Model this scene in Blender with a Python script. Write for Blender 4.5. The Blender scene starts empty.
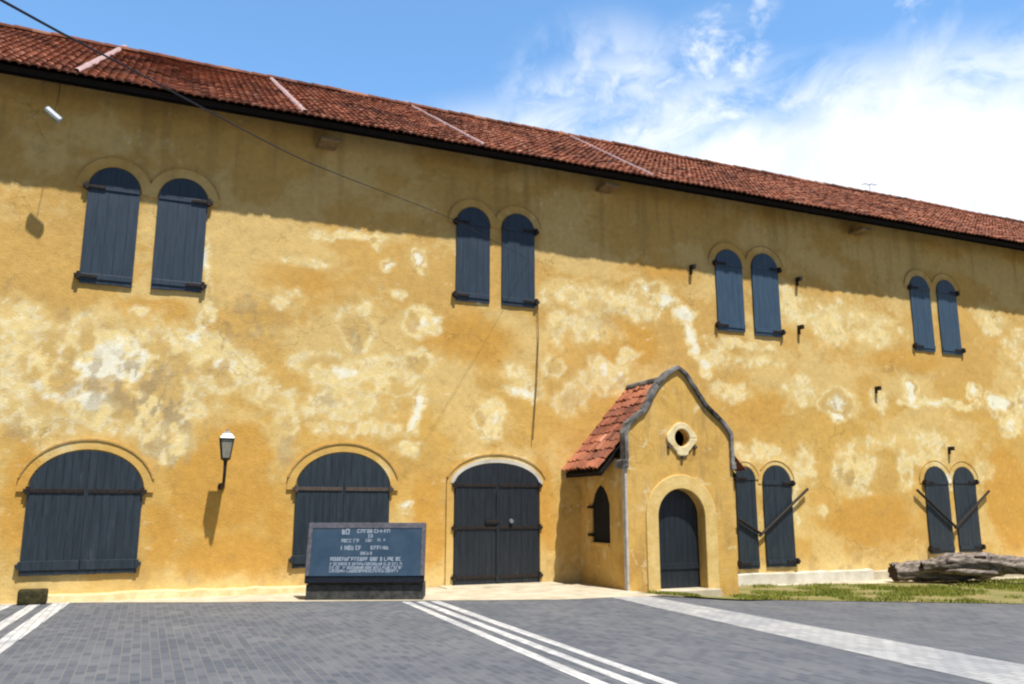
import bpy, bmesh, math, random
import numpy as np
from mathutils import Vector, Matrix
random.seed(7); rng = np.random.default_rng(11)
R = math.radians
scene = bpy.context.scene
COL = scene.collection

# ------------------------------------------------------------------ camera numbers (wall is the plane y = 0)
FPX, PPX, VPX, CH = 840., 166., 2500., 1.6
PITCH = math.atan(PPX/FPX); YAW = math.atan(math.hypot(FPX, PPX)/(VPX-512))
FW = np.array([math.sin(YAW)*math.cos(PITCH), math.cos(YAW)*math.cos(PITCH), math.sin(PITCH)])
RT = np.array([math.cos(YAW), -math.sin(YAW), 0.]); UP = np.cross(RT, FW)
CAM = np.array([0., -17.048, CH])
def ray(x, y): return FW*FPX + RT*(x-512) + UP*(342-y)
def on_y(x, y, yy=0.):          # point of the vertical plane y = yy seen at a photo position
    r = ray(x, y); q = CAM + r*((yy-CAM[1])/r[1]); return q[0], q[2]
def on_z(x, y, z=0.):
    r = ray(x, y); q = CAM + r*((z-CAM[2])/r[2]); return q[0], q[1]
def on_plane(x, y, p0, n):
    r = ray(x, y); t = np.dot(np.array(p0)-CAM, n)/np.dot(r, n); return CAM + r*t
def sstep(a, b, x):
    t = np.clip((x-a)/(b-a), 0, 1); return t*t*(3-2*t)
def gz(x): return -0.22*float(sstep(8.3, 11.6, x))

# ------------------------------------------------------------------ numpy noise
_lat = rng.random((256, 256))
def vnoise(x, y):
    xi = np.floor(x).astype(int); yi = np.floor(y).astype(int)
    fx = x-xi; fy = y-yi; fx = fx*fx*(3-2*fx); fy = fy*fy*(3-2*fy)
    a = _lat[xi % 256, yi % 256]; b = _lat[(xi+1) % 256, yi % 256]
    c = _lat[xi % 256, (yi+1) % 256]; d = _lat[(xi+1) % 256, (yi+1) % 256]
    return (a*(1-fx)+b*fx)*(1-fy) + (c*(1-fx)+d*fx)*fy
def fbm(x, y, o=5, g=.5):
    s = 0; a = 1; t = 0
    for k in range(o):
        s = s + a*vnoise(x*2**k+17.3*k, y*2**k+5.1*k); t += a; a *= g
    return s/t

# ------------------------------------------------------------------ materials
def new_mat(name):
    m = bpy.data.materials.new(name); m.use_nodes = True
    nt = m.node_tree; nt.nodes.clear()
    o = nt.nodes.new('ShaderNodeOutputMaterial'); b = nt.nodes.new('ShaderNodeBsdfPrincipled')
    nt.links.new(b.outputs[0], o.inputs[0]); return m, nt, b
def N(nt, t, **k):
    n = nt.nodes.new(t)
    for a, v in k.items():
        if a in n.inputs: n.inputs[a].default_value = v
        else: setattr(n, a, v)
    return n
def ramp(nt, src, stops):
    r = nt.nodes.new('ShaderNodeValToRGB'); e = r.color_ramp.elements
    while len(e) < len(stops): e.new(.5)
    for i, (p, c) in enumerate(stops):
        e[i].position = p; e[i].color = (*c, 1) if len(c) == 3 else c
    nt.links.new(src, r.inputs[0]); return r.outputs[0]
def mixc(nt, f, a, b, mode='MIX'):
    m = nt.nodes.new('ShaderNodeMix'); m.data_type = 'RGBA'; m.blend_type = mode
    if isinstance(f, float): m.inputs[0].default_value = f
    else: nt.links.new(f, m.inputs[0])
    for i, v in ((6, a), (7, b)):
        if isinstance(v, tuple): m.inputs[i].default_value = (*v, 1)
        else: nt.links.new(v, m.inputs[i])
    return m.outputs[2]
def pos(nt, scale=(1, 1, 1), rot=(0, 0, 0)):
    g = nt.nodes.new('ShaderNodeNewGeometry'); mp = nt.nodes.new('ShaderNodeMapping')
    mp.inputs['Scale'].default_value = scale; mp.inputs['Rotation'].default_value = rot
    nt.links.new(g.outputs['Position'], mp.inputs[0]); return mp.outputs[0]
def noise(nt, vec, s, d=4, r=.55, dist=0.):
    n = N(nt, 'ShaderNodeTexNoise', Scale=s, Detail=d, Roughness=r, Distortion=dist)
    nt.links.new(vec, n.inputs['Vector']); return n.outputs[0]
def bump(nt, b, h, st, dist=.02):
    n = N(nt, 'ShaderNodeBump', Strength=st, Distance=dist); nt.links.new(h, n.inputs['Height'])
    nt.links.new(n.outputs[0], b.inputs['Normal'])

OCHRE = (.655, .408, .110)
def m_plaster(attr):
    m, nt, b = new_mat('ochre_limewash' + ('_stained' if attr else ''))
    p = pos(nt)
    if attr:
        a = N(nt, 'ShaderNodeVertexColor', layer_name='Col'); base = a.outputs[0]
    else:
        base = ramp(nt, noise(nt, p, 1.3, 6, .6, .6), [(.30, (.50, .29, .075)), (.47, OCHRE), (.60, (.66, .42, .13)), (.70, (.74, .56, .25))])
    fine = noise(nt, p, 9, 6, .65)
    c = mixc(nt, 1., base, ramp(nt, fine, [(.3, (.90, .89, .87)), (.7, (1.06, 1.06, 1.06))]), 'MULTIPLY')
    speck = ramp(nt, noise(nt, p, 26, 3, .6), [(.68, (0, 0, 0)), (.76, (.35, .35, .35))])
    c = mixc(nt, speck, c, (.34, .27, .17))
    wv = nt.nodes.new('ShaderNodeVectorMath'); wv.operation = 'ADD'; nz = N(nt, 'ShaderNodeTexNoise', Scale=2.2, Detail=5.); nt.links.new(p, nz.inputs['Vector']); nt.links.new(p, wv.inputs[0]); nt.links.new(nz.outputs[1], wv.inputs[1])
    vo = N(nt, 'ShaderNodeTexVoronoi', Scale=.42); vo.feature = 'DISTANCE_TO_EDGE'; nt.links.new(wv.outputs[0], vo.inputs['Vector'])
    ck = ramp(nt, vo.outputs[0], [(.0, (.55, .55, .55)), (.006, (0, 0, 0))]); ckm = ramp(nt, noise(nt, p, .5, 3), [(.50, (0, 0, 0)), (.58, (1, 1, 1))])
    c = mixc(nt, mixc(nt, 1., ck, ckm, 'MULTIPLY'), c, (.22, .14, .05))
    if not attr:
        gr = ramp(nt, noise(nt, pos(nt, (3.2, 3.2, .7)), 1.4, 6, .65), [(.50, (0, 0, 0)), (.68, (.6, .6, .6))]); c = mixc(nt, gr, c, (.32, .21, .09))
        wh = ramp(nt, noise(nt, p, 2.1, 6, .65, .8), [(.60, (0, 0, 0)), (.64, (.6, .6, .6))]); c = mixc(nt, wh, c, (.74, .62, .36))
    nt.links.new(c, b.inputs['Base Color']); b.inputs['Roughness'].default_value = .92
    b.inputs['Specular IOR Level'].default_value = .2
    h = nt.nodes.new('ShaderNodeMath'); h.operation = 'ADD'
    nt.links.new(noise(nt, p, 3.5, 8, .65), h.inputs[0]); nt.links.new(noise(nt, p, 30, 3, .6), h.inputs[1])
    bump(nt, b, h.outputs[0], .30, .03); return m
def m_paint(name, lo, hi, rough=.5, worn=.0):
    m, nt, b = new_mat(name)
    s = noise(nt, pos(nt, (9, 9, .9)), 2.2, 6, .65)
    c = ramp(nt, s, [(.32, lo), (.66, hi)])
    w = ramp(nt, noise(nt, pos(nt, (3, 3, .8)), 2.4, 6, .7), [(.6, (0, 0, 0)), (.78, (worn, worn, worn))])
    c = mixc(nt, w, c, (.16, .19, .22))
    nt.links.new(c, b.inputs['Base Color']); b.inputs['Roughness'].default_value = rough
    bump(nt, b, noise(nt, pos(nt, (30, 30, 1.5)), 2, 4), .25, .01); return m
def m_simple(name, lo, hi, scale=6, rough=.8, bs=.3, metal=0., spec=.3):
    m, nt, b = new_mat(name)
    c = ramp(nt, noise(nt, pos(nt), scale, 6, .62), [(.32, lo), (.68, hi)])
    nt.links.new(c, b.inputs['Base Color']); b.inputs['Roughness'].default_value = rough
    b.inputs['Metallic'].default_value = metal; b.inputs['Specular IOR Level'].default_value = spec
    if bs: bump(nt, b, noise(nt, pos(nt), scale*4, 5), bs, .02)
    return m
def m_tile():
    m, nt, b = new_mat('weathered_clay_tile')
    a = N(nt, 'ShaderNodeVertexColor', layer_name='Col')
    d = ramp(nt, noise(nt, pos(nt), .8, 8, .72), [(.38, (.42, .40, .42)), (.50, (.90, .88, .88)), (.62, (1.12, 1.10, 1.08))])
    c = mixc(nt, 1., a.outputs[0], d, 'MULTIPLY')
    l = ramp(nt, noise(nt, pos(nt), 14, 4, .7), [(.62, (0, 0, 0)), (.75, (.45, .45, .45))])
    c = mixc(nt, l, c, (.30, .24, .20))
    nt.links.new(c, b.inputs['Base Color']); b.inputs['Roughness'].default_value = .9
    b.inputs['Specular IOR Level'].default_value = .15
    bump(nt, b, noise(nt, pos(nt), 22, 4), .4, .02); return m
def m_paver(name='grey_block_paving', c1=(.090, .104, .128), c2=(.145, .156, .178), cm=(.165, .162, .158)):
    m, nt, b = new_mat(name)
    mp = pos(nt, (1, 1, 1), (0, 0, R(90)))
    br = N(nt, 'ShaderNodeTexBrick', Scale=1.0)
    br.inputs['Brick Width'].default_value = .20; br.inputs['Row Height'].default_value = .10
    br.inputs['Mortar Size'].default_value = .007; br.inputs['Mortar Smooth'].default_value = .3
    br.inputs['Color1'].default_value = (*c1, 1); br.inputs['Color2'].default_value = (*c2, 1)
    br.inputs['Mortar'].default_value = (*cm, 1); br.inputs['Bias'].default_value = -.1
    nt.links.new(mp, br.inputs['Vector'])
    c = mixc(nt, 1., br.outputs[0], ramp(nt, noise(nt, pos(nt), .9, 7, .62), [(.3, (.82, .83, .86)), (.7, (1.18, 1.14, 1.08))]), 'MULTIPLY')
    c = mixc(nt, ramp(nt, noise(nt, pos(nt), 7, 5, .7), [(.60, (0, 0, 0)), (.75, (.25, .25, .25))]), c, (.17, .145, .13))
    nt.links.new(c, b.inputs['Base Color']); b.inputs['Roughness'].default_value = .8
    b.inputs['Specular IOR Level'].default_value = .25
    bump(nt, b, br.outputs[1], -.5, .01); return m

M = {}
M['wall'] = m_plaster(True); M['plaster'] = m_plaster(False)
M['shutter'] = m_paint('dark_slate_painted_boards', (.009, .017, .026), (.026, .040, .054), .5, .3)
M['shutter_blue'] = m_paint('faded_blue_painted_boards', (.026, .058, .102), (.046, .088, .142), .5, .2)
M['shutter_navy'] = m_paint('navy_painted_boards', (.013, .028, .050), (.027, .048, .076), .5, .2)
M['shutter_black'] = m_paint('near_black_painted_boards', (.005, .009, .014), (.015, .022, .031), .5, .3)
M['iron'] = m_simple('rusty_dark_iron', (.012, .011, .012), (.045, .032, .026), 20, .6, .2, .3)
M['rust'] = m_simple('grey_brown_weathered_iron', (.05, .038, .03), (.13, .10, .08), 18, .7, .2, .1)
M['tile'] = m_tile()
M['mortar'] = m_simple('pale_pink_mortar', (.30, .19, .18), (.52, .37, .36), 8, .9)
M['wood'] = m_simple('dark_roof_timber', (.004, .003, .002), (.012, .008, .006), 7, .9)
M['corbel'] = m_simple('pale_brown_corbel', (.16, .11, .055), (.30, .21, .11), 9, .9)
M['paver'] = m_paver()
M['line'] = m_paver('worn_white_paving_blocks', (.44, .45, .46), (.66, .66, .65), (.26, .26, .25))
M['line_grey'] = m_paver('dull_grey_paving_blocks', (.32, .33, .34), (.44, .445, .445), (.20, .20, .20))
M['concrete'] = m_simple('sandy_concrete', (.40, .34, .24), (.62, .56, .43), 2.2, .92, .3)
M['white'] = m_simple('whitewashed_plinth', (.44, .41, .33), (.70, .67, .58), 2, .9, .3)
M['cream'] = m_simple('cream_limewash', (.62, .47, .22), (.82, .70, .42), 5, .9, .4)
M['dirt'] = m_simple('dry_earth', (.10, .085, .06), (.19, .16, .11), 2, .95, .5)
M['grass_soil'] = m_simple('grassy_soil', (.12, .15, .025), (.30, .23, .11), 1.6, .95, .5)
M['grass'] = m_simple('grass_blades', (.15, .20, .022), (.30, .30, .05), 1.2, .8, 0)
M['coping'] = m_simple('lichen_grey_coping', (.010, .010, .012), (.30, .29, .28), 3.2, .92, .8)
M['granite'] = m_simple('black_granite', (.008, .009, .012), (.02, .022, .028), 40, .25, .0)
M['base_stone'] = m_simple('dark_rubble_base', (.022, .024, .026), (.085, .085, .08), 9, .85, .6)
M['frame'] = m_simple('grey_stone_frame', (.07, .07, .085), (.14, .135, .155), 12, .45, .1)
M['panel'] = m_simple('sky_tinted_polished_panel', (.028, .056, .090), (.048, .082, .122), 3, .30, .0, 0., .5)  # bluish sky reflection on dark polished stone, put into the base colour
M['letter'] = m_simple('pale_grey_lettering', (.28, .33, .42), (.46, .51, .58), 20, .6, 0)
M['log'] = m_simple('silvered_driftwood', (.045, .034, .028), (.40, .34, .29), 9, .92, 1.)
M['log_dark'] = m_simple('dark_hollow_wood', (.012, .008, .007), (.05, .032, .025), 9, .95, .5)
M['rock'] = m_simple('mossy_black_stone', (.018, .016, .006), (.07, .06, .022), 14, .9, .7)
M['cable'] = m_simple('black_cable', (.012, .012, .018), (.02, .02, .03), 5, .5, 0)
M['lamp_metal'] = m_simple('black_lamp_metal', (.015, .014, .014), (.05, .04, .04), 15, .4, .1, .5)
M['lamp_cap'] = m_simple('pale_lamp_cap', (.15, .17, .21), (.34, .37, .42), 15, .35, 0, .2)
M['lamp_glass'] = m_simple('cloudy_lamp_glass', (.20, .20, .16), (.34, .33, .25), 8, .15, 0)
M['light_housing'] = m_simple('pale_blue_grey_housing', (.30, .35, .43), (.46, .51, .60), 10, .4, 0)
M['interior'] = m_simple('dark_interior', (.01, .01, .01), (.015, .014, .012), 3, 1, 0)

# streaks for the driftwood
def streak(mat, sc):
    nt = mat.node_tree
    for n in nt.nodes:
        if n.type == 'MAPPING': n.inputs['Scale'].default_value = sc
streak(M['log'], (.22, 1.6, 1.6))

# ------------------------------------------------------------------ mesh building
class MB:
    def __init__(s): s.v = []; s.f = []
    def add(s, vs, fs):
        o = len(s.v); s.v += [tuple(map(float, p)) for p in vs]; s.f += [tuple(i+o for i in f) for f in fs]; return s
    def box(s, x0, x1, y0, y1, z0, z1, T=None):
        vs = [(x, y, z) for x in (x0, x1) for y in (y0, y1) for z in (z0, z1)]
        if T: vs = [T(*p) for p in vs]
        return s.add(vs, [(0, 1, 3, 2), (4, 6, 7, 5), (0, 4, 5, 1), (2, 3, 7, 6), (0, 2, 6, 4), (1, 5, 7, 3)])
    def prism(s, poly, a, b, T=None):
        """poly: (u, w) outline; a, b: the two depths; T(u, d, w) -> xyz"""
        n = len(poly); T = T or (lambda u, d, w: (u, d, w))
        vs = [T(u, a, w) for u, w in poly] + [T(u, b, w) for u, w in poly]
        fs = [tuple(range(n)), tuple(range(2*n-1, n-1, -1))] + [(i, i+n, (i+1) % n+n, (i+1) % n) for i in range(n)]
        return s.add(vs, fs)
    def band(s, inner, outer, a, b, T=None):
        """solid strip between two equally long polylines (u, w)"""
        n = len(inner); T = T or (lambda u, d, w: (u, d, w))
        vs = [T(u, a, w) for u, w in inner] + [T(u, a, w) for u, w in outer] + [T(u, b, w) for u, w in inner] + [T(u, b, w) for u, w in outer]
        fs = []
        for i in range(n-1):
            for p, q in ((0, n), (n, 3*n), (3*n, 2*n), (2*n, 0)):
                fs.append((p+i, p+i+1, q+i+1, q+i))
        fs += [(0, n, 3*n, 2*n), (n-1, 3*n-1, 4*n-1, 2*n-1)]
        return s.add(vs, fs)
    def tube(s, path, rad, seg=8, jit=0.):
        P = [Vector(p) for p in path]; n = len(P); rings = []
        rr = rad if isinstance(rad, (list, tuple)) else [rad]*n
        vs = []
        for i, p in enumerate(P):
            d = (P[min(i+1, n-1)]-P[max(i-1, 0)]).normalized()
            a = d.cross(Vector((0, 0, 1)));
            if a.length < 1e-3: a = d.cross(Vector((1, 0, 0)))
            a.normalize(); b = d.cross(a)
            for k in range(seg):
                t = 2*math.pi*k/seg; r = rr[i]*(1+jit*(random.random()-.5))
                vs.append(p + a*math.cos(t)*r + b*math.sin(t)*r)
        fs = [(i*seg+k, i*seg+(k+1) % seg, (i+1)*seg+(k+1) % seg, (i+1)*seg+k) for i in range(n-1) for k in range(seg)]
        fs += [tuple(range(seg-1, -1, -1)), tuple((n-1)*seg+k for k in range(seg))]
        return s.add(vs, fs)
    def build(s, name, mat, parent=None, smooth=False, bevel=0.):
        me = bpy.data.meshes.new(name); me.from_pydata(s.v, [], s.f); me.validate()
        bm = bmesh.new(); bm.from_mesh(me); bmesh.ops.recalc_face_normals(bm, faces=bm.faces[:]); bm.to_mesh(me); bm.free()
        me.materials.append(mat); o = bpy.data.objects.new(name, me); COL.objects.link(o)
        if smooth: me.polygons.foreach_set('use_smooth', [True]*len(me.polygons))
        if bevel:
            b = o.modifiers.new('Bevel', 'BEVEL'); b.width = bevel; b.segments = 2; b.limit_method = 'ANGLE'
        if parent is not None:
            o.parent = parent
            if parent.type == 'EMPTY': o.matrix_parent_inverse = Matrix.Translation(-Vector(parent.location))
        return o
def empty(name, loc, label, cat, group=None):
    o = bpy.data.objects.new(name, None); o.location = loc; o.empty_display_size = .3; COL.objects.link(o)
    o['label'] = label; o['category'] = cat
    if group: o['group'] = group
    return o
def tag(o, label, cat, group=None):
    o['label'] = label; o['category'] = cat
    if group: o['group'] = group
    return o
def arc(cx, a, zs, b, n=24, t0=0., t1=180.):
    return [(cx+a*math.cos(R(t0+(t1-t0)*i/n)), zs+b*math.sin(R(t0+(t1-t0)*i/n))) for i in range(n+1)]
def plate_with_holes(mb, outline, holes, a, b, T=None):
    bm = bmesh.new(); edges = []
    for loop in [outline]+holes:
        vs = [bm.verts.new((u, 0, w)) for u, w in loop]
        edges += [bm.edges.new((vs[i], vs[(i+1) % len(vs)])) for i in range(len(vs))]
    bmesh.ops.triangle_fill(bm, edges=edges, use_beauty=True, use_dissolve=False)
    bm.verts.index_update(); vs = [(v.co.x, v.co.z) for v in bm.verts]; fs = [tuple(v.index for v in f.verts) for f in bm.faces]
    bm.free(); T = T or (lambda u, d, w: (u, d, w)); n = len(vs)
    V = [T(u, a, w) for u, w in vs]+[T(u, b, w) for u, w in vs]
    F = fs + [tuple(i+n for i in reversed(f)) for f in fs]
    k = 0
    for loop in [outline]+holes:
        L = len(loop)
        F += [(k+i, k+(i+1) % L, k+(i+1) % L+n, k+i+n) for i in range(L)]; k += L
    return mb.add(V, F)

# ------------------------------------------------------------------ stains of the long wall, in wall metres
def W(px, py): return on_y(px, py)
# px, py, radius x px, radius y px, strength  (0 ochre .. 1 cream .. 1.6 chalk white)
PALE = [(110, 375, 105, 58, .85), (60, 395, 55, 45, .55), (25, 330, 45, 30, .45), (150, 345, 45, 28, .5), (225, 372, 32, 24, .8), (205, 345, 24, 16, .7),
 (190, 335, 14, 10, .9), (207, 262, 6, 20, 1.0), (204, 300, 6, 16, .8), (196, 325, 6, 12, .8), (60, 450, 30, 18, .4), (165, 440, 22, 18, .55), (110, 420, 60, 20, .5),
 (285, 430, 12, 26, .55), (270, 400, 26, 14, .5), (330, 430, 24, 10, .4), (405, 507, 11, 5, 1.3), (375, 475, 12, 16, .6), (384, 268, 7, 7, 1.1), (422, 263, 7, 10, 1.1), (393, 300, 7, 7, .75),
 (358, 325, 19, 18, .75), (424, 322, 16, 15, .8), (440, 317, 6, 5, 1.1), (418, 365, 15, 15, .75), (416, 408, 6, 20, 1.2), (350, 368, 60, 16, .7), (340, 400, 50, 26, .45), (395, 385, 24, 9, .7), (412, 445, 14, 8, .8), (380, 425, 30, 12, .5),
 (491, 418, 14, 15, .85), (524, 393, 22, 8, .9), (520, 375, 24, 12, .4), (552, 368, 12, 12, .7), (560, 330, 14, 20, .5), (480, 302, 7, 2, 1.2), (345, 235, 40, 5, .5), (372, 242, 7, 8, .7),
 (600, 300, 60, 20, .5), (590, 330, 30, 18, .5), (650, 290, 22, 8, .7), (664, 303, 16, 6, 1.1), (684, 315, 12, 6, 1.35), (692, 335, 5, 14, 1.2), (697, 352, 5, 9, 1.1), (706, 368, 6, 10, .9),
 (608, 368, 20, 10, .9), (625, 355, 12, 8, .6), (600, 385, 26, 14, .55), (570, 400, 20, 14, .5), (500, 460, 40, 6, .6), (730, 392, 22, 9, .6), (720, 360, 14, 16, .4),
 (790, 305, 30, 22, .5), (830, 320, 40, 20, .45), (880, 330, 30, 16, .4), (836, 405, 16, 14, 1.0), (838, 418, 8, 6, 1.2), (800, 395, 22, 22, .4), (878, 400, 10, 14, .6), (910, 390, 8, 12, 1.15), (912, 402, 14, 4, 1.0), (935, 402, 24, 4, .9), (962, 405, 16, 5, .85), (975, 392, 7, 6, .9), (998, 405, 14, 9, 1.3), (1014, 425, 12, 10, .8), (1035, 405, 20, 20, .9),
 (856, 468, 22, 24, .65), (806, 465, 12, 20, .5), (870, 440, 24, 8, .4), (930, 440, 30, 12, .4), (930, 460, 24, 10, .5), (985, 470, 12, 12, .5), (948, 478, 7, 10, 1.25), (905, 470, 10, 20, .5), (820, 505, 5, 8, .6), (795, 500, 5, 30, .5), (760, 455, 30, 12, .5),
 (990, 320, 18, 14, .5), (1020, 350, 20, 30, .3), (740, 345, 40, 4, .5), (760, 362, 30, 6, .4), (270, 330, 24, 10, .25), (290, 300, 26, 10, .3), (305, 260, 24, 8, .35)]
DARK = [(225, 480, 48, 50, .9), (235, 560, 60, 25, .6), (20, 500, 30, 60, .5), (160, 535, 22, 40, .5), (275, 520, 14, 40, .4), (150, 310, 40, 16, .5), (300, 285, 60, 30, .35), (470, 340, 60, 30, .45), (540, 500, 14, 60, .5), (430, 520, 16, 60, .5),
 (870, 520, 55, 30, .5), (1010, 500, 24, 50, .8), (900, 360, 60, 14, .35), (660, 270, 60, 12, .35), (630, 345, 34, 26, .5), (310, 480, 14, 40, .3), (760, 410, 50, 30, .3), (40, 350, 30, 12, .5)]
GREY = [(130, 385, 65, 30, .8), (85, 395, 30, 26, .5), (160, 405, 40, 26, .9), (165, 450, 20, 22, .7), (25, 425, 22, 18, .6), (358, 327, 9, 9, .8), (362, 340, 8, 5, .6), (322, 400, 14, 16, .6), (240, 320, 40, 26, .5), (70, 310, 26, 10, .4), (418, 365, 6, 6, .7), (285, 455, 12, 16, .6), (545, 385, 10, 8, .4), (838, 406, 7, 6, .7), (852, 478, 14, 12, .5), (600, 320, 16, 16, .4), (45, 230, 9, 9, .0)]
def conv(L):
    out = []
    for px, py, rx, ry, s in L:
        x, z = W(px, py); x2, _ = W(px+rx, py); _, z2 = W(px, py-ry); out.append((x, z, abs(x2-x), abs(z2-z), s))
    return out
PALE, DARK, GREY = conv(PALE), conv(DARK), conv(GREY)
def field(L, x, z):
    f = np.zeros_like(x)
    for bx, bz, rx, rz, s in L:
        f = np.maximum(f, s*np.exp(-(((x-bx)/rx)**2+((z-bz)/rz)**2)**1.4*.9))
    return f
def stain_rgb(x, z):
    x = np.asarray(x, float); z = np.asarray(z, float)
    wx = x + .55*(fbm(x*1.3, z*1.3+40)-.5) + .22*(fbm(x*5+9, z*5)-.5); wz = z + .55*(fbm(x*1.3+70, z*1.3)-.5) + .22*(fbm(x*5, z*5+33)-.5)
    n1 = fbm(x*.7+3, z*.7+8, 6, .6); n2 = fbm(x*3.2+50, z*3.2, 5, .6); n3 = fbm(x*9, z*9+13, 4, .65)
    pale = field(PALE, wx, wz); dark = field(DARK, wx, wz); grey = field(GREY, wx, wz)
    lo = np.array(OCHRE); c_dk = np.array((.61, .335, .068)); c_cream = np.array((.80, .64, .30)); c_white = np.array((.86, .83, .66)); c_grey = np.array((.36, .27, .15)); c_tan = np.array((.58, .38, .12))
    c = np.ones(x.shape+(3,))*lo
    def mx(c, t, k): t = np.clip(t, 0, 1)[..., None]; return c*(1-t)+k*t
    n5 = fbm(x*.8+31, z*1.1+66, 6, .62); n6 = fbm(x*.55+90, z*.8+4, 6, .64); n4 = fbm(x*7+3, z*7+44, 5, .68)
    up = sstep(3.6, 5.4, z+1.2*(n6-.5))
    c = mx(c, .55*up*(.5+.8*n1), np.array((.59, .37, .125)))
    c = mx(c, sstep(.48, .53, n1+.15*(n4-.5))*.30, c_tan); c = mx(c, sstep(.54, .57, n5+.12*(n4-.5))*.35, np.array((.54, .34, .10)))
    c = mx(c, sstep(.47, .62, n6+.2*(n4-.5))*.42*(1-.7*sstep(.2, .5, dark)), c_cream)
    c = mx(c, sstep(.15, .42, dark)*.95*(.65+.5*n2), c_dk)
    edge = pale*1.12 + (n2-.5)*.95 + (n4-.5)*.6
    on = sstep(.04, .22, pale)
    c = mx(c, sstep(.03, .50, pale+.3*(n2-.5))*.62, c_cream)
    c = mx(c, sstep(.14, .34, edge)*.30*on, c_cream)
    c = mx(c, sstep(.38, .50, edge)*.75*on, c_cream*np.array((1.03, 1.04, 1.06)))
    c = mx(c, sstep(.09, .02, np.abs(edge-.47))*.38*on, c_white*.97)
    c = mx(c, sstep(.80, 1.02, edge), c_white)
    hol = sstep(.50, .60, fbm(x*2.6+20, z*2.6+60, 4, .55))*sstep(.3, .6, pale)*(1-sstep(.8, 1.0, pale))
    c = mx(c, hol*.8, c_tan)
    g = grey*sstep(.47, .55, fbm(x*7+5, z*4.5+22, 4, .6)); c = mx(c, g*.85, c_grey)
    # sparse chalk and grime specks, damp foot and water runs from the eaves
    c = mx(c, sstep(.72, .80, n3)*sstep(.5, .7, n1)*.4, c_white); c = mx(c, sstep(.27, .21, n3)*.35, c_grey)
    run = sstep(.50, .72, fbm(x*4+11, z*.28, 4, .6)); c = mx(c, run*sstep(6.6, 9.3, z)*.45, np.array((.36, .235, .085)))
    c = mx(c, sstep(.55, .05, z+.5*(n2-.5))*.45, c_cream)
    c = mx(c, sstep(.52, .62, n2)*sstep(.9, .1, z)*.35, c_grey)
    return c*(.93+.14*n3[..., None])
def paint(o, fn=stain_rgb):
    me = o.data; n = len(me.vertices); co = np.empty(n*3); me.vertices.foreach_get('co', co); co = co.reshape(-1, 3)
    rgb = fn(co[:, 0], co[:, 2]); a = me.color_attributes.new('Col', 'FLOAT_COLOR', 'POINT')
    a.data.foreach_set('color', np.concatenate([np.clip(rgb, 0, 1), np.ones((n, 1))], 1).ravel())

# ------------------------------------------------------------------ ground
def sheet(name, xs, ys, zoff, mat, mask=None, kind='structure'):
    mb = MB(); nx, ny = len(xs), len(ys)
    for x in xs:
        for y in ys: mb.v.append((float(x), float(y), gz(x)+zoff))
    for i in range(nx-1):
        for j in range(ny-1):
            mb.f.append((i*ny+j, (i+1)*ny+j, (i+1)*ny+j+1, i*ny+j+1))
    o = mb.build(name, mat); o['kind'] = kind; return o
def strip_sheet(name, edges, zoff, mat, n=40):
    """sheet between two polylines y0(x), y1(x); edges = [(x, y_front, y_back)]"""
    xs = np.linspace(edges[0][0], edges[-1][0], n); ex = [e[0] for e in edges]
    f = np.interp(xs, ex, [e[1] for e in edges]); k = np.interp(xs, ex, [e[2] for e in edges]); mb = MB()
    for x, a, b in zip(xs, f, k): mb.v += [(x, a, gz(x)+zoff), (x, b, gz(x)+zoff)]
    mb.f = [(2*i, 2*i+2, 2*i+3, 2*i+1) for i in range(n-1)]
    o = mb.build(name, mat); o['kind'] = 'structure'; return o
gx = np.concatenate([[-600, -200, -60, -20], np.linspace(-10, 40, 60), [60, 200, 600]])
sheet('ground', gx, [-600, -200, -60, -20, 0, 20, 60, 200, 600], -.03, M['dirt'])
# where the paving ends and the apron or the lawn begins
EDGE = [(-12., -.2), (-1.19, -.19), (1.1, -1.1), (4.7, -2.35), (6.95, -3.15), (8.7, -3.2), (10.2, -3.0), (11.7, -2.95), (13.4, -4.0), (15.8, -5.5), (24, -9.5), (40, -17)]
strip_sheet('pavement', [(x, -26., y) for x, y in EDGE], 0., M['paver'], 200)
strip_sheet('apron', [(x, y, .0) for x, y in EDGE if x < 8.8]+[(9.2, -2.9, 0.)], .006, M['concrete'], 120)
strip_sheet('sandy_path', [(11.65, -.35, 0.), (15., -.9, 0.), (17.5, -1.3, 0), (22, -2.0, 0.), (34, -2.6, 0)], .006, M['concrete'], 60)
LAWN = [(8.9, -2.55, -2.5), (9.4, -2.62, -2.3), (10.6, -2.6, -2.2), (11.69, -2.92, -2.05), (11.7, -2.95, -.3), (13.4, -4.0, -.35), (15.8, -5.5, -.9), (24, -9.5, -2.0), (34, -14, -2.5)]
strip_sheet('lawn_soil', LAWN, .010, M['grass_soil'], 120)
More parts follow.
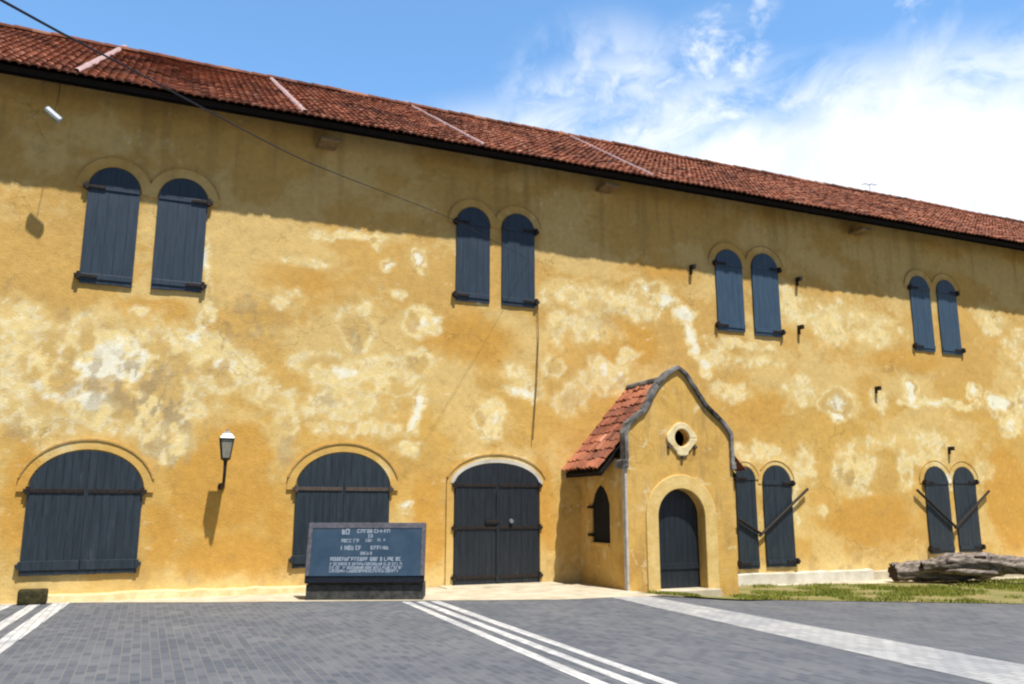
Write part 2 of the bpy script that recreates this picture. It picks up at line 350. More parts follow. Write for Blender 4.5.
# grass blades as one mass
xs_, ys_ = [], []
lx = [e[0] for e in LAWN]
def blades(n, x0, x1, h0, h1, thick):
    V = []; F = []
    x = rng.uniform(x0, x1, n); f = np.interp(x, lx, [e[1] for e in LAWN]); b = np.interp(x, lx, [e[2] for e in LAWN])
    y = f + (b-f)*rng.random(n)
    keep = fbm(x*1.2, y*1.2+7, 4) > (.40+.22*sstep(.1, .9, rng.random(n))*thick)
    x, y = x[keep], y[keep]
    for a, c in zip(x, y):
        if 11.6 < a < 11.72 and c > -2.05: continue
        if a < 11.6 and random.random() < .55: continue
        g = gz(a)+.01; h = random.uniform(h0, h1); t = random.uniform(0, math.pi); w = random.uniform(.006, .014)
        dx, dy = math.cos(t)*w, math.sin(t)*w; lx_, ly_ = random.uniform(-.03, .03), random.uniform(-.03, .03)
        o = len(V); V += [(a-dx, c-dy, g), (a+dx, c+dy, g), (a+lx_, c+ly_, g+h)]; F.append((o, o+1, o+2))
    return V, F
mb = MB()
for a in ((36000, 8.95, 14, .02, .07, 1.), (60000, 14, 24, .02, .08, 1.)):
    v, f = blades(*a); mb.add(v, f)
g = mb.build('grass', M['grass']); g['kind'] = 'stuff'; g['label'] = 'short patchy green grass along the wall'; g['category'] = 'grass'

# painted bands in the paving, running out from the wall
def band_ground(name, a0, a1, b0, b1, mat, zoff=.004, n=40):
    """quad strip between a photo edge pair at the far end (a0,a1) and the near end (b0,b1), given on the ground"""
    mb = MB()
    for i in range(n+1):
        t = i/n
        for p, q in ((a0, b0), (a1, b1)):
            x = p[0]+(q[0]-p[0])*t; y = p[1]+(q[1]-p[1])*t; mb.v.append((x, y, gz(x)+zoff))
    mb.f = [(2*i, 2*i+1, 2*i+3, 2*i+2) for i in range(n)]
    o = mb.build(name, mat); o['kind'] = 'structure'; return o
def ext(p, q, k): return (q[0]+(q[0]-p[0])*k, q[1]+(q[1]-p[1])*k)
for (fa, fb), (na, nb) in ((((402, 602), (410, 602)), ((590, 684), (608, 684))), (((416, 602), (424, 601.5)), ((628, 684), (643, 684))), (((430, 601.5), (439, 601)), ((662, 684), (677, 684)))):
    a0, a1, b0, b1 = on_z(*fa), on_z(*fb), on_z(*na), on_z(*nb)
    band_ground('road_marking', a0, a1, ext(a0, b0, 1.), ext(a1, b1, 1.), M['line'])
for (fa, fb), (na, nb) in ((((53, 603), (70, 603)), ((-30, 660), (-30, 676))), (((33, 603), (43, 603)), ((-30, 640), (-30, 650.5))), (((8, 603), (18, 603)), ((-30, 617), (-30, 625)))):
    a0, a1, b0, b1 = on_z(*fa), on_z(*fb), on_z(*na), on_z(*nb)
    band_ground('road_marking', a0, a1, ext(a0, b0, 1.5), ext(a1, b1, 1.5), M['line'])
for (fa, fb), (na, nb) in ((((612, 599), (623, 598)), ((990, 684), (1024, 681.5))), (((626, 597.7), (640, 597)), ((1024, 679), (1024, 668)))):
    a0, a1 = on_z(*fa, gz(9)), on_z(*fb, gz(9.3)); b0, b1 = on_z(*na, gz(8.5)), on_z(*nb, gz(9.1))
    band_ground('road_marking', a0, a1, ext(a0, b0, 1.), ext(a1, b1, 1.), M['line_grey'])

# ------------------------------------------------------------------ the warehouse
BX0, BX1, BD, WT = -9., 36., 10., 9.85
bld = empty('warehouse_building', (13.5, 5, 0), 'long ochre plastered two-storey warehouse with red tiled roof and dark shutters', 'building')
def build_front():
    dx = .04; xs = np.arange(BX0, BX1+.001, dx); zs = np.arange(-.35, WT+.001, dx); nx, nz = len(xs), len(zs)
    X, Z = np.meshgrid(xs, zs, indexing='ij'); Y = -(fbm(X*.45, Z*.45, 4)-.5)*.05 - (fbm(X*2.5+4, Z*2.5, 4)-.5)*.022 + .012
    V = np.stack([X, Y, Z], -1).reshape(-1, 3); idx = np.arange(nx*nz).reshape(nx, nz)
    Fc = np.stack([idx[:-1, :-1], idx[1:, :-1], idx[1:, 1:], idx[:-1, 1:]], -1).reshape(-1, 4)
    me = bpy.data.meshes.new('front_wall'); me.vertices.add(len(V)); me.vertices.foreach_set('co', V.ravel())
    me.loops.add(Fc.size); me.loops.foreach_set('vertex_index', Fc.ravel()); me.polygons.add(len(Fc))
    me.polygons.foreach_set('loop_start', np.arange(0, Fc.size, 4)); me.update(calc_edges=True)
    me.polygons.foreach_set('use_smooth', [True]*len(Fc)); me.materials.append(M['wall'])
    o = bpy.data.objects.new('front_wall', me); COL.objects.link(o); o.parent = bld; o.matrix_parent_inverse = Matrix.Translation(-Vector(bld.location))
    paint(o)
build_front()
RY, RZ, EY, EZ = 5., 13.06, -.82, 9.40      # ridge and eave
mb = MB()
for x in (BX0, BX1-.3): mb.prism([(0.06, -.35), (BD, -.35), (BD, WT), (RY, RZ-.15), (0.06, WT)], x, x+.3, lambda u, d, w: (d, u, w))
mb.box(BX0, BX1, BD-.3, BD, -.35, WT-.1)
mb.build('side_wall', M['plaster'], bld)
# timber under the tiles
sv = Vector((0, RY-EY, RZ-EZ)); SL = sv.length; sv.normalize(); nv = Vector((0, -sv.z, sv.y))
mb = MB()
for s in (1, -1):
    pr = [(EY+.07, EZ+.03), (RY, RZ), (RY, RZ-.10), (EY+.10, EZ-.07)]
    if s < 0: pr = [(2*RY-u, w) for u, w in pr]
    mb.prism(pr, BX0-.5, BX1+.5, lambda u, d, w: (d, u, w-.02))
mb.build('roof_deck', M['wood'], bld)
MB().box(BX0, BX1, -.2, .02, WT-.22, WT-.06).build('wall_plate', M['wood'], bld, bevel=.01)
mb = MB()
mb.box(BX0, BX1, EY+.20, EY+.23, EZ-.10, EZ+.03); mb.build('fascia_board', M['wood'], bld)
for px, py in ((330, 141), (612, 186), (866, 230)):
    x, z = on_y(px, py, -.45)
    MB().box(x-.20, x+.20, -.50, -.0, z-.02, z+.07).build('corbel', M['corbel'], bld, bevel=.02)

def sag(x): return float(.10*(fbm(np.array([x*.23+3]), np.array([2.5]), 3)[0]-.5))
def tile_rgb(n):
    base = np.array([(.33, .125, .070), (.42, .185, .110), (.25, .095, .060), (.48, .26, .18), (.15, .068, .052), (.38, .15, .09)])
    return (base[rng.choice(6, n, p=[.34, .16, .22, .05, .08, .15])]*.6+base[0]*.25)*rng.uniform(.8, 1.2, (n, 1))
def tiles(name, O, A, S, Nn, L, SLn, p, c, parent, amp=.045, skip=None):
    """half-round clay tiles: O lower left corner, A along the eave, S up the slope, Nn outward normal"""
    nc, nr = int(L/p), int(math.ceil(SLn/c)); V = []; F = []; K = []; n = nc*nr; cols = tile_rgb(n)
    prof = []
    for k in range(7):
        u = k/6; prof.append((u, amp*(abs(math.sin(math.pi*u))**.75)))
    q = 0
    sg = [sag((O+A*(i*p)).x) if name == 'roof' else 0 for i in range(nc)]
    for r in range(nr):
        for i in range(nc):
            col = cols[q]*(1.45 if name == 'porch_roof' else 1); q += 1
            js = random.uniform(-.03, .02); jh = random.uniform(-.006, .010)+sg[i]+(.02 if random.random() < .02 else 0); ja = random.uniform(-.012, .012)
            if r == 0: js *= .5
            s0 = r*c+js; s1 = min((r+1)*c+.06, SLn)
            o = len(V)
            for s, hh in ((s0, .030), (s1, .002)):
                for u, h in prof:
                    V.append(O + A*(i*p+ja+(u-.5)*p*1.14) + S*s + Nn*(h+hh+jh))
            for u, h in prof: V.append(O + A*(i*p+ja+(u-.5)*p*1.14) + S*s0 + Nn*(h+.030+jh-.035))
            K += [col]*21
            for k in range(6): F += [(o+k, o+k+1, o+8+k, o+7+k), (o+14+k, o+15+k, o+k+1, o+k)]
    me = bpy.data.meshes.new(name); me.from_pydata([tuple(v) for v in V], [], F); me.materials.append(M['tile'])
    a = me.color_attributes.new('Col', 'FLOAT_COLOR', 'POINT'); a.data.foreach_set('color', np.concatenate([np.array(K), np.ones((len(K), 1))], 1).ravel())
    o = bpy.data.objects.new(name, me); COL.objects.link(o); o.parent = parent
    if parent.type == 'EMPTY': o.matrix_parent_inverse = Matrix.Translation(-Vector(parent.location))
    return o
roof = tiles('roof', Vector((BX0-.4, EY-.03, EZ+.01)), Vector((1, 0, 0)), sv, nv, BX1-BX0+.8, SL, .155, .26, bld, .032)
sv2 = Vector((0, -sv.y, sv.z)); nv2 = Vector((0, nv.y*-1, nv.z))
MB().prism([(RY, RZ), (2*RY-EY, EZ), (2*RY-EY, EZ+.06), (RY, RZ+.06)], BX0-.4, BX1+.4, lambda u, d, w: (d, u, w)).build('rear_roof', M['mortar'], bld)
# ridge caps
mb = MB(); x = BX0-.4
while x < BX1+.3:
    h = random.uniform(-.008, .012)+sag(x)
    mb.add([(x+(0 if e == 0 else .44), RY+.16*math.cos(R(t))*(1.06 if e == 0 else .95), RZ+.02+h+.12*math.sin(R(t))*(1.12 if e == 0 else .98)) for e in (0, 1) for t in range(0, 181, 30)], [(k, k+1, k+8, k+7) for k in range(6)])
    x += .40
rc = mb.build('ridge_cap', M['tile'], roof); n = len(rc.data.vertices)
a = rc.data.color_attributes.new('Col', 'FLOAT_COLOR', 'POINT'); cc = np.repeat(tile_rgb(n//14), 14, 0)*.8; a.data.foreach_set('color', np.concatenate([cc, np.ones((n, 1))], 1).ravel())
# mortar lines across the tiles
P0 = np.array((0, EY, EZ+.07)); NN = np.array(nv)
for (a_, b_, w_) in (((125, 47), (67, 77), .07), ((268, 76), (305, 113), .06), ((404, 102), (487, 147), .022), ((560, 132), (662, 180), .014)):
    p, q = Vector(on_plane(*a_, P0, NN)), Vector(on_plane(*b_, P0, NN)); q = p+(q-p)*min(1, (p.y-EY-.04)/(p.y-q.y)); d = (q-p).normalized(); sd = d.cross(nv).normalized()*w_
    mb = MB(); nseg = 18
    for i in range(nseg+1):
        c0 = p+(q-p)*i/nseg+nv*(random.uniform(.0, .015)+sag(p.x+(q.x-p.x)*i/nseg))
        wv = sd*random.uniform(.75, 1.15); mb.v += [tuple(c0-wv), tuple(c0-wv*.5+nv*.05), tuple(c0+wv*.5+nv*.05), tuple(c0+wv)]
    mb.f = [(4*i+k, 4*i+k+1, 4*i+5+k, 4*i+4+k) for i in range(nseg) for k in range(3)]
    mb.build('mortar_strip', M['mortar'], roof, smooth=True)

# --- shutters and doors
FY = -.035                                       # face of the flush timber
def leaf(x0, x1, zb, cx, a, zs, b, planks, y=FY, t=.045, T=None):
    """boards between x0..x1, topped by the arch centre cx, half width a, springing zs, rise b"""
    mb = MB(); w = (x1-x0)/planks
    for k in range(planks):
        l, r = x0+k*w+.0015, x0+(k+1)*w-.0015; dz = random.uniform(-.008, .008); dy = random.uniform(-.002, .002)
        top = []
        for i in range(6):
            x = r+(l-r)*i/5; u = min(1, abs((x-cx)/a)); top.append((x, zs+b*math.sqrt(max(0, 1-u*u))))
        mb.prism([(l, zb+dz), (r, zb+dz)]+top, y+dy, y+dy+t+.02, T)
    return mb
def strap(parent, x0, x1, z, mat, out=0, y=FY, h=.055, name='strap_hinge', dz=0.):
    mb = MB()
    mb.add([(x, yy, zz+(dz if x == x1 else 0)) for x in (x0, x1) for yy in (y-.022, y-.003) for zz in (z-h/2, z+h/2)], [(0, 1, 3, 2), (4, 6, 7, 5), (0, 4, 5, 1), (2, 3, 7, 6), (0, 2, 6, 4), (1, 5, 7, 3)])
    if out:                                       # knuckle and wall pin at the outer end
        e = x0 if out < 0 else x1; zz = z+(dz if out > 0 else 0)
        mb.box(e+out*.0-.03, e+.03, y-.05, y+.06, zz-.07, zz+.07)
        mb.box(min(e, e+out*.07), max(e, e+out*.07), y-.04, y+.05, zz-.035, zz+.03)
    return mb.build(name, mat, parent, bevel=.004)
def surround(parent, name, arcs, wall=True):
    """raised plaster bands round arched openings: arcs = (cx, a, zs, b, width, leg length, depth)"""
    mb = MB()
    for cx, a, zs, b, w, leg, dep in arcs:
        leg = max(leg, .004); inner = [(cx+a, zs-leg*(1-i/4)) for i in range(4)]+arc(cx, a, zs, b, 32)+[(cx-a, zs-leg*(i+1)/4) for i in range(4)]
        outer = [(cx+a+w, zs-leg*(1-i/4)) for i in range(4)]+arc(cx, a+w, zs, b+w, 32)+[(cx-a-w, zs-leg*(i+1)/4) for i in range(4)]
        mb.band(inner, outer, -dep, .06)
    o = mb.build(name, M['wall'], parent, bevel=.006); paint(o); return o
def tall_window(label, lv, mat, drop_hinge=True, bars=None, ring=.17):
    """a pair of round-headed boarded shutters; lv = photo (xl, xr, top, bottom) of each leaf, xl/xr at mid height"""
    dat = []
    for xl, xr, yt, yb in lv:
        ym = (yt+yb)/2; x0, x1 = W(xl, ym)[0], W(xr, ym)[0]; zt = W((xl+xr)/2, yt)[1]; zb = W((xl+xr)/2, yb)[1]; dat.append((x0, x1, zb, zt))
    arcs = [((x0+x1)/2, (x1-x0)/2+.02, zt-(x1-x0)/2, (x1-x0)/2+.02, ring, .0, .012+.004*(x0 == dat[0][0])) for x0, x1, zb, zt in dat]
    win = surround(bld, 'window', arcs); win['label'] = label
    # thin drip moulding over each head
    for cx, a, zs, b, w, leg, dep in arcs:
        mid = sum(q[0] for q in arcs)/2; tm = math.degrees(math.acos(max(-.98, min(.98, (mid-cx)/(a+w+.03))))); t0, t1 = (tm, 168) if cx < mid else (12, tm)
        MB().band(arc(cx, a+w, zs, b+w, 28, t0, t1), arc(cx, a+w+.02, zs, b+w+.02, 28, t0, t1), -.024, .05).build('drip_moulding', M['cornice'], win)
    for k, (x0, x1, zb, zt) in enumerate(dat):
        cx = (x0+x1)/2; a = (x1-x0)/2; zs = zt-a
        leaf(x0, x1, zb, cx, a, zs, a, 5).build('shutter', mat, win, bevel=.0015)
        out = -1 if k == 0 else 1
        strap(win, x0+.01, x1-.01, zb+.13, mat, 0, h=.10, name='cross_rail'); strap(win, x0+.01, x1-.01, zs+.02, mat, 0, h=.09, name='cross_rail')
        e0, e1 = (x0-.02, x0+.30) if out < 0 else (x1-.30, x1+.02)
        strap(win, e0, e1, zb+.13, M['iron'], out, y=FY-.022); strap(win, e0, e1, zs+.02, M['iron'], out, y=FY-.022)
    if bars:
        for p0, p1 in bars:
            a_, b_ = W(*p0), W(*p1)
            MB().tube([(a_[0], -.10, a_[1]), (b_[0], -.10, b_[1])], .035, 6).build('stay_bar', M['iron'], win)
    return win
M['cornice'] = m_simple('grimy_moulding', (.36, .23, .07), (.56, .36, .11), 8, .92, .3)
tall_window('upper pair of navy shutters at the left end, largest in view', [(84.5, 137.5, 168, 285.5), (155.5, 205.5, 179, 291)], M['shutter_navy'], ring=.19)
tall_window('upper pair of navy shutters above the ground-floor double door', [(456, 489.5, 208, 302), (501.5, 534.2, 214.5, 306.5)], M['shutter_navy'])
tall_window('upper pair of faded blue shutters right of the porch gable', [(716, 742.5, 250.5, 331), (752.5, 778.5, 254.5, 336)], M['shutter_blue'])
tall_window('upper pair of faded blue shutters at the right end', [(911.5, 931, 277, 351), (938.5, 957.5, 281, 354)], M['shutter_blue'])
tall_window('lower pair of slate shutters beside the porch with iron stay bars', [(737, 756.5, 467, 569), (764, 792.5, 466, 567)], M['shutter'], bars=[((736, 519), (759, 534)), ((757, 536), (805, 489))], ring=.10)
tall_window('lower pair of slate shutters behind the logs with iron stay bars', [(926.5, 950, 467, 553.5), (955.5, 977, 467.5, 552)], M['shutter'], bars=[((914, 490), (955, 529)), ((952, 528), (986, 491))], ring=.14)

def arched_door(name, label, xl, xr, yt, zs, zb, mat, strapmat, tilt=0., cream=False, planks=7, door=False):
    x0, x1 = W(xl, 525)[0], W(xr, 525)[0]; cx = (x0+x1)/2; a = (x1-x0)/2; zt = W((xl+xr)/2, yt)[1]; b = zt-zs
    d = surround(bld, name, [(cx, a+.02, zs, b+.02, .16, .02 if not door else zs, .03)]); d['label'] = label
    MB().band(arc(cx, a+.18, zs, b+.18, 32, 14, 166), arc(cx, a+.21, zs, b+.21, 32, 14, 166), -.050, .05).build('drip_moulding', M['cornice'], d)
    if cream: MB().band(arc(cx, a+.015, zs, b+.015, 32, 4, 176), arc(cx, a+.10, zs, b+.10, 32, 4, 176), -.042, .05).build('arch_rim', M['white'], d)
    leafname = 'door_leaf' if door else 'shutter'
    for s, (l, r) in ((-1, (x0, cx-.002)), (1, (cx+.002, x1))):
        leaf(l, r, zb, cx, a, zs, b, planks).build(leafname, mat, d, bevel=.0015)
        for z in ([zs, zb+.16] if not door else [zs, (zs+zb)/2+.15, zb+.18]):
            if z == zs or door: strap(d, l if s < 0 else l+.03, r-.03 if s < 0 else r, z, strapmat, s, h=.07)
            else: strap(d, l if s < 0 else l+.01, r-.01 if s < 0 else r, z-.03*s*tilt, mat, s, h=.16, dz=.0)
    return d, cx, a
arched_door('window', 'left ground-floor arched opening with its shutters slightly raised', 24, 140, 450.5, W(80, 491)[1], .46, M['shutter'], M['iron'])
arched_door('window', 'ground-floor arched opening behind the information sign', 294, 388.5, 453, W(340, 489)[1], .46, M['shutter'], M['rust'])
d3, dcx, da = arched_door('door', 'dark double door with pale arch rim, left of the porch', 454, 538.5, 463.5, 2.08, .0, M['shutter_black'], M['iron'], cream=True, door=True)
hx, hz = W(510, 521)
MB().tube([(hx, -.06, hz), (hx, -.11, hz)], [.05, .04], 10).build('handle', M['lamp_cap'], d3)
MB().box(dcx-.30, dcx+.02, FY-.055, FY-.025, hz-.05, hz+.02).build('latch', M['iron'], d3, bevel=.005)
MB().box(dcx-.04, dcx+.03, FY-.03, FY-.004, .05, 1.9).build('cover_strip', M['shutter_black'], d3, bevel=.005)
MB().box(dcx-1.3, dcx+1.3, -.55, .02, -.05, .03).build('threshold', M['concrete'], d3, bevel=.015)

# low plinths at the wall foot
def plinth(x0, x1, z0, z1, dep, mat):
    n = max(4, int((x1-x0)/.25)); mb = MB()
    for i in range(n+1):
        x = x0+(x1-x0)*i/n; zt = z1+random.uniform(-.015, .015); d = dep+random.uniform(-.015, .015)
        mb.v += [(x, .03, zt+.02), (x, -d, zt), (x, -d-.02, z0)]
    mb.f = [(3*i, 3*i+3, 3*i+4, 3*i+1) for i in range(n)]+[(3*i+1, 3*i+4, 3*i+5, 3*i+2) for i in range(n)]
    return mb.build('plinth', mat, bld)
plinth(BX0, -2.2, -.1, .13, .12, M['cream']); plinth(-1.5, 5.4, -.1, .12, .13, M['cream'])
plinth(11.72, 17.4, -.35, .03, .18, M['white']); plinth(17.4, 34, -.35, -.02, .16, M['concrete'])

# small rusty iron pins left in the wall
for px, py, h in ((691, 269, .26), (797, 281, .24), (799, 329, .26), (876, 390, .16), (949, 450, .2)):
    x, z = W(px, py)
    mb = MB(); mb.box(x-.045, x+.045, -.16, .02, z-.02, z+.09); mb.box(x-.05, x+.0, -.06, .0, z-h*.6, z-.02)
    mb.build('wall_anchor', M['iron'], bld, bevel=.01)

# ------------------------------------------------------------------ porch (part of the warehouse)
PX0, PX1, PY, PC = 9.0, 11.70, -2.0, 10.37
gable_px = [(616.5, 462), (617.5, 452), (619.7, 440), (623, 430), (628, 421), (636, 413.5), (643, 408), (648, 400), (652.6, 389), (659, 379), (666, 371.5), (672, 367), (677, 365),
            (682, 368), (688, 376), (694, 385.5), (700, 395), (705, 403), (712, 410), (719.5, 417), (726, 424.5), (730, 432), (733, 442), (735, 452), (736.5, 461)]
gab = [on_y(px, py+3, PY) for px, py in gable_px]
gab = [(max(PX0+.02, min(PX1-.02, x)), z) for x, z in gab]
gin = [(PC+(x-PC)*.975, z-.03) for x, z in gab]
doorarc = arc(10.33, .575, 1.42, .575, 20)
hole = [(10.905, -.3)]+doorarc+[(9.755, -.3)]
outline = [(PX0, -.35), (9.755, -.35)]+[(9.755, -.34)]+[(u, w) for u, w in reversed(doorarc)]+[(10.905, -.34), (10.905, -.35), (PX1, -.35), (PX1, 2.45), (PX0, 2.45)]
upper = [(PX0, 2.45), (PX1, 2.45)]+list(reversed([g for g in gin if g[1] > 2.47]))
circ = arc(10.40, .185, 3.06, .185, 24, 0, 345)
mb = MB(); plate_with_holes(mb, outline, [], PY, PY+.38); plate_with_holes(mb, upper, [circ], PY, PY+.17)
gw = [(y, z) for y, z in ((-.56, .88), (-1.34, .88), (-1.34, 1.68), (-1.25, 1.88), (-1.12, 2.02), (-.95, 2.10), (-.78, 2.02), (-.65, 1.88), (-.56, 1.68))]
plate_with_holes(mb, [(.05, -.35), (PY+.38, -.35), (PY+.38, 2.62), (.05, 2.62)], [gw], PX0, PX0+.25, lambda u, d, w: (d, u, w))
mb.box(PX1-.25, PX1, PY+.38, .05, -.35, 2.62)
porch = mb.build('porch', M['plaster'], bld, bevel=.0); porch['label'] = 'small gabled entrance porch with curved gable'
MB().box(PX0+.27, PX1-.27, PY+.39, .0, -.2, -.04).build('porch_floor', M['concrete'], porch)
MB().box(9.6, 11.1, PY-.22, PY+.40, -.34, -.035).build('door_step', M['concrete'], porch, bevel=.02)
# coping along the curved gable
mb = MB(); n = len(gab); tang = []
for i in range(n):
    a = Vector(gab[max(0, i-1)]); b = Vector(gab[min(n-1, i+1)]); d = (b-a).normalized(); tang.append(Vector((-d.y, d.x)))
gab2 = []
for i in range(n-1): gab2 += [gab[i], ((gab[i][0]+gab[i+1][0])/2, (gab[i][1]+gab[i+1][1])/2)]
gab = gab2+[gab[-1]]; n = len(gab); tang = []
for i in range(n):
    a = Vector(gab[max(0, i-1)]); b = Vector(gab[min(n-1, i+1)]); d = (b-a).normalized(); tang.append(Vector((-d.y, d.x)))
lo_ = [(gab[i][0]-tang[i][0]*k_, gab[i][1]-tang[i][1]*k_) for i in range(n) for k_ in (.03+.018*random.random(),)]
hi_ = [(gab[i][0]+tang[i][0]*k_, gab[i][1]+tang[i][1]*k_) for i in range(n) for k_ in (.032+.022*random.random(),)]
mb.band(lo_, hi_, PY-.07, PY+.15)
mb.build('gable_coping', M['coping'], porch, bevel=.012)
for x0, x1 in ((PX0-.09, PX0+.06), (PX1-.06, PX1+.06)):
    MB().box(x0, x1, PY-.08, PY+.30, 2.40, 2.58).build('kneeler', M['coping'], porch, bevel=.03)
MB().box(PX0-.02, PX0+.035, PY-.02, PY+.1, -.1, 2.42).build('corner_strip', M['mortar_grey'] if 'mortar_grey' in M else M['coping_light'] if 'coping_light' in M else M['frame_pale'] if 'frame_pale' in M else m_simple('pale_grey_render', (.36, .34, .32), (.60, .56, .50), 6, .9, .4), porch, bevel=.01)
# door and its surround
MB().band([(10.33+.58, -.1)]+arc(10.33, .58, 1.42, .58, 28)+[(10.33-.58, -.1)], [(10.33+.87, -.1)]+arc(10.33, .87, 1.42, .87, 28)+[(10.33-.87, -.1)], PY-.035, PY+.02).build('arch_surround', m_simple('warm_cream_limewash', (.62, .42, .13), (.76, .56, .23), 4, .9, .4), porch, bevel=.012)
pd = leaf(9.76, 10.90, -.03, 10.33, .575, 1.42, .575, 8, y=PY+.23, t=.03).build('door', M['shutter_black'], porch, bevel=.004)
MB().box(9.79, 10.87, PY+.205, PY+.225, .35, .47).build('rail', M['shutter_black'], pd, bevel=.004)
# round window with a pointed cream surround
ocx, ocz = 10.40, 3.06; on_, in_ = [], []
for k in range(49):
    t = 2*math.pi*k/48; r = .30+.085*max(0, math.cos(2*t))**3*(1.) + (.05 if abs(math.sin(t)+1) < .08 else 0)
    on_.append((ocx+r*math.cos(t), ocz+r*1.10*math.sin(t))); in_.append((ocx+.188*math.cos(t), ocz+.188*math.sin(t)))
rw = MB().band(in_, on_, PY-.05, PY+.02).build('round_window', M['cream'], porch, bevel=.015)
for t in (-90, -28, 208):
    MB().tube([(ocx+.37*math.cos(R(t)), PY-.07, ocz+.40*math.sin(R(t))), (ocx+.37*math.cos(R(t)), PY+.01, ocz+.40*math.sin(R(t)))], [.035, .05], 8).build('stone_knob', M['rust'], rw)
# pointed side window: boarded
gs = [((y+.95)*.97-.95, z) for y, z in gw]
sw = MB().prism(gs, PX0+.03, PX0+.10, lambda u, d, w: (d, u, w)).build('side_window', M['interior'], porch)
for z in (1.03, 1.62):
    MB().box(PX0-.05, PX0+.05, -.60, -.44, z-.03, z+.03).build('hinge', M['iron'], sw)
MB().box(PX0-.05, PX0+.0, -1.30, -.60, .80, .875).build('sill', M['plaster'], sw, bevel=.01)
# porch roof, two tiled slopes
RPZ, EPZ, EPX = 4.36, 2.40, 8.62
for s in (1, -1):
    ex = EPX if s > 0 else 2*PC-EPX+.0
    S = Vector((PC-ex, 0, RPZ-EPZ)); L = S.length; S.normalize()
    Nn = Vector((-S.z*s, 0, abs(S.x))); A = Vector((0, 1, 0)) if s < 0 else Vector((0, -1, 0))
    O = Vector((ex, -.0 if s > 0 else PY+.20, EPZ))
    tiles('porch_roof', O, A, S, Nn, 1.80, L-.02, .185, .27, porch, .05)
    e = .0
    pr = [(ex+.04*s, EPZ-.06), (PC, RPZ-.04), (PC, RPZ-.12), (ex+.06*s, EPZ-.14)]
    MB().prism(pr, PY+.385, .02, lambda u, d, w: (u, d, w)).build('roof_boards', M['wood'], porch)
mb = MB(); mb.tube([(PC, .0, RPZ+.02), (PC, PY+.35, RPZ+.02)], .10, 10); pc = mb.build('porch_ridge', M['coping'], porch)

# ------------------------------------------------------------------ things on and before the wall
# wall lantern
LY = -.55; lx, lz = on_y(226.5, 445, LY)
lamp = empty('wall_lantern', (lx, 0, lz), 'wall lantern with pale cap on a dark bracket between two arched shutters', 'wall lamp')
bx, bz = W(222, 489)
MB().tube([(lx+.0, -.02, bz+.05), (lx, -.22, bz+.0), (lx, -.46, bz+.08), (lx, LY+.01, bz+.30), (lx, LY, lz-.26)], [.03, .028, .028, .028, .035], 8).build('bracket', M['lamp_metal'], lamp, smooth=True)
MB().tube([(lx, .01, bz+.05), (lx, -.03, bz+.05)], [.07, .06], 10).build('wall_plate', M['lamp_metal'], lamp)
def frustum(mb, cx, cy, z0, r0, z1, r1, seg=4):
    vs = [(cx+r*math.cos(2*math.pi*(k+.5)/seg), cy+r*math.sin(2*math.pi*(k+.5)/seg), z) for z, r in ((z0, r0), (z1, r1)) for k in range(seg)]
    return mb.add(vs, [(k, (k+1) % seg, (k+1) % seg+seg, k+seg) for k in range(seg)]+[tuple(range(seg)), tuple(range(2*seg-1, seg-1, -1))])
gl = frustum(MB(), lx, LY, lz-.24, .09, lz+.10, .155).build('glass', M['lamp_glass'], lamp)
mb = MB()
for k in range(4):
    t = 2*math.pi*(k+.5)/4; mb.tube([(lx+.095*math.cos(t), LY+.095*math.sin(t), lz-.27), (lx+.16*math.cos(t), LY+.16*math.sin(t), lz+.11)], .012, 5)
frustum(mb, lx, LY, lz-.30, .05, lz-.24, .12); frustum(mb, lx, LY, lz+.10, .18, lz+.125, .185)
mb.build('cage', M['lamp_metal'], lamp)
mb = MB(); frustum(mb, lx, LY, lz+.125, .18, lz+.20, .11); frustum(mb, lx, LY, lz+.20, .11, lz+.25, .04); frustum(mb, lx, LY, lz+.26, .025, lz+.30, .02)
mb.build('cap', M['lamp_cap'], lamp)

# floodlight below the eave
fx, fz = on_y(53, 115, -.82)
fl = empty('floodlight', (fx, -.8, fz), 'small pale floodlight on the shaded wall under the eave, far left', 'floodlight')
def Tfl(x, y, z):
    v = Matrix.Rotation(R(38), 4, 'Y') @ (Matrix.Rotation(R(-25), 4, 'X') @ Vector((x, y, z))); return (v.x+fx, v.y-.82, v.z+fz)
MB().box(-.16, .16, -.06, .06, -.045, .05, Tfl).build('housing', M['light_housing'], fl, bevel=.02)
MB().box(-.14, .14, -.04, .04, -.062, -.051, Tfl).build('lens', M['lamp_glass'], fl)
MB().tube([(fx, -.80, fz+.02), (fx+.02, -.62, fz+.35), (fx+.04, -.5, fz+1.05)], .006, 6).build('arm', M['lamp_metal'], fl)

# information sign: leaning polished panel on a dark stone base
p0 = np.array(on_z(304, 600.5)); p1 = np.array(on_z(424, 600)); du = (p1-p0); SW = float(np.hypot(*du)); du /= SW; dn = np.array((-du[1], du[0]))   # dn points to the wall
def TS(u, d, w): return (p0[0]+du[0]*u+dn[0]*d, p0[1]+du[1]*u+dn[1]*d, w)
sign = empty('information_sign', TS(SW/2, .3, 0), 'low dark information sign with sky-tinted blue-grey panel and pale lettering on stone base', 'sign')
MB().box(.02, SW-.02, .0, .75, 0, .27, TS).build('stone_base', M['base_stone'], sign, bevel=.015)
LEAN = math.tan(R(20))
def TP(u, d, w):                                  # panel space: w up along the panel, d out of its face (towards the viewer is negative)
    c, s = math.cos(R(13)), math.sin(R(13)); return TS(u, -.06+w*s+d*c, .30+w*c-d*s)
PH = 1.06
MB().box(.0, SW, .0, .10, .0, PH, TP).build('slab', M['granite'], sign, bevel=.008)
fr = .075
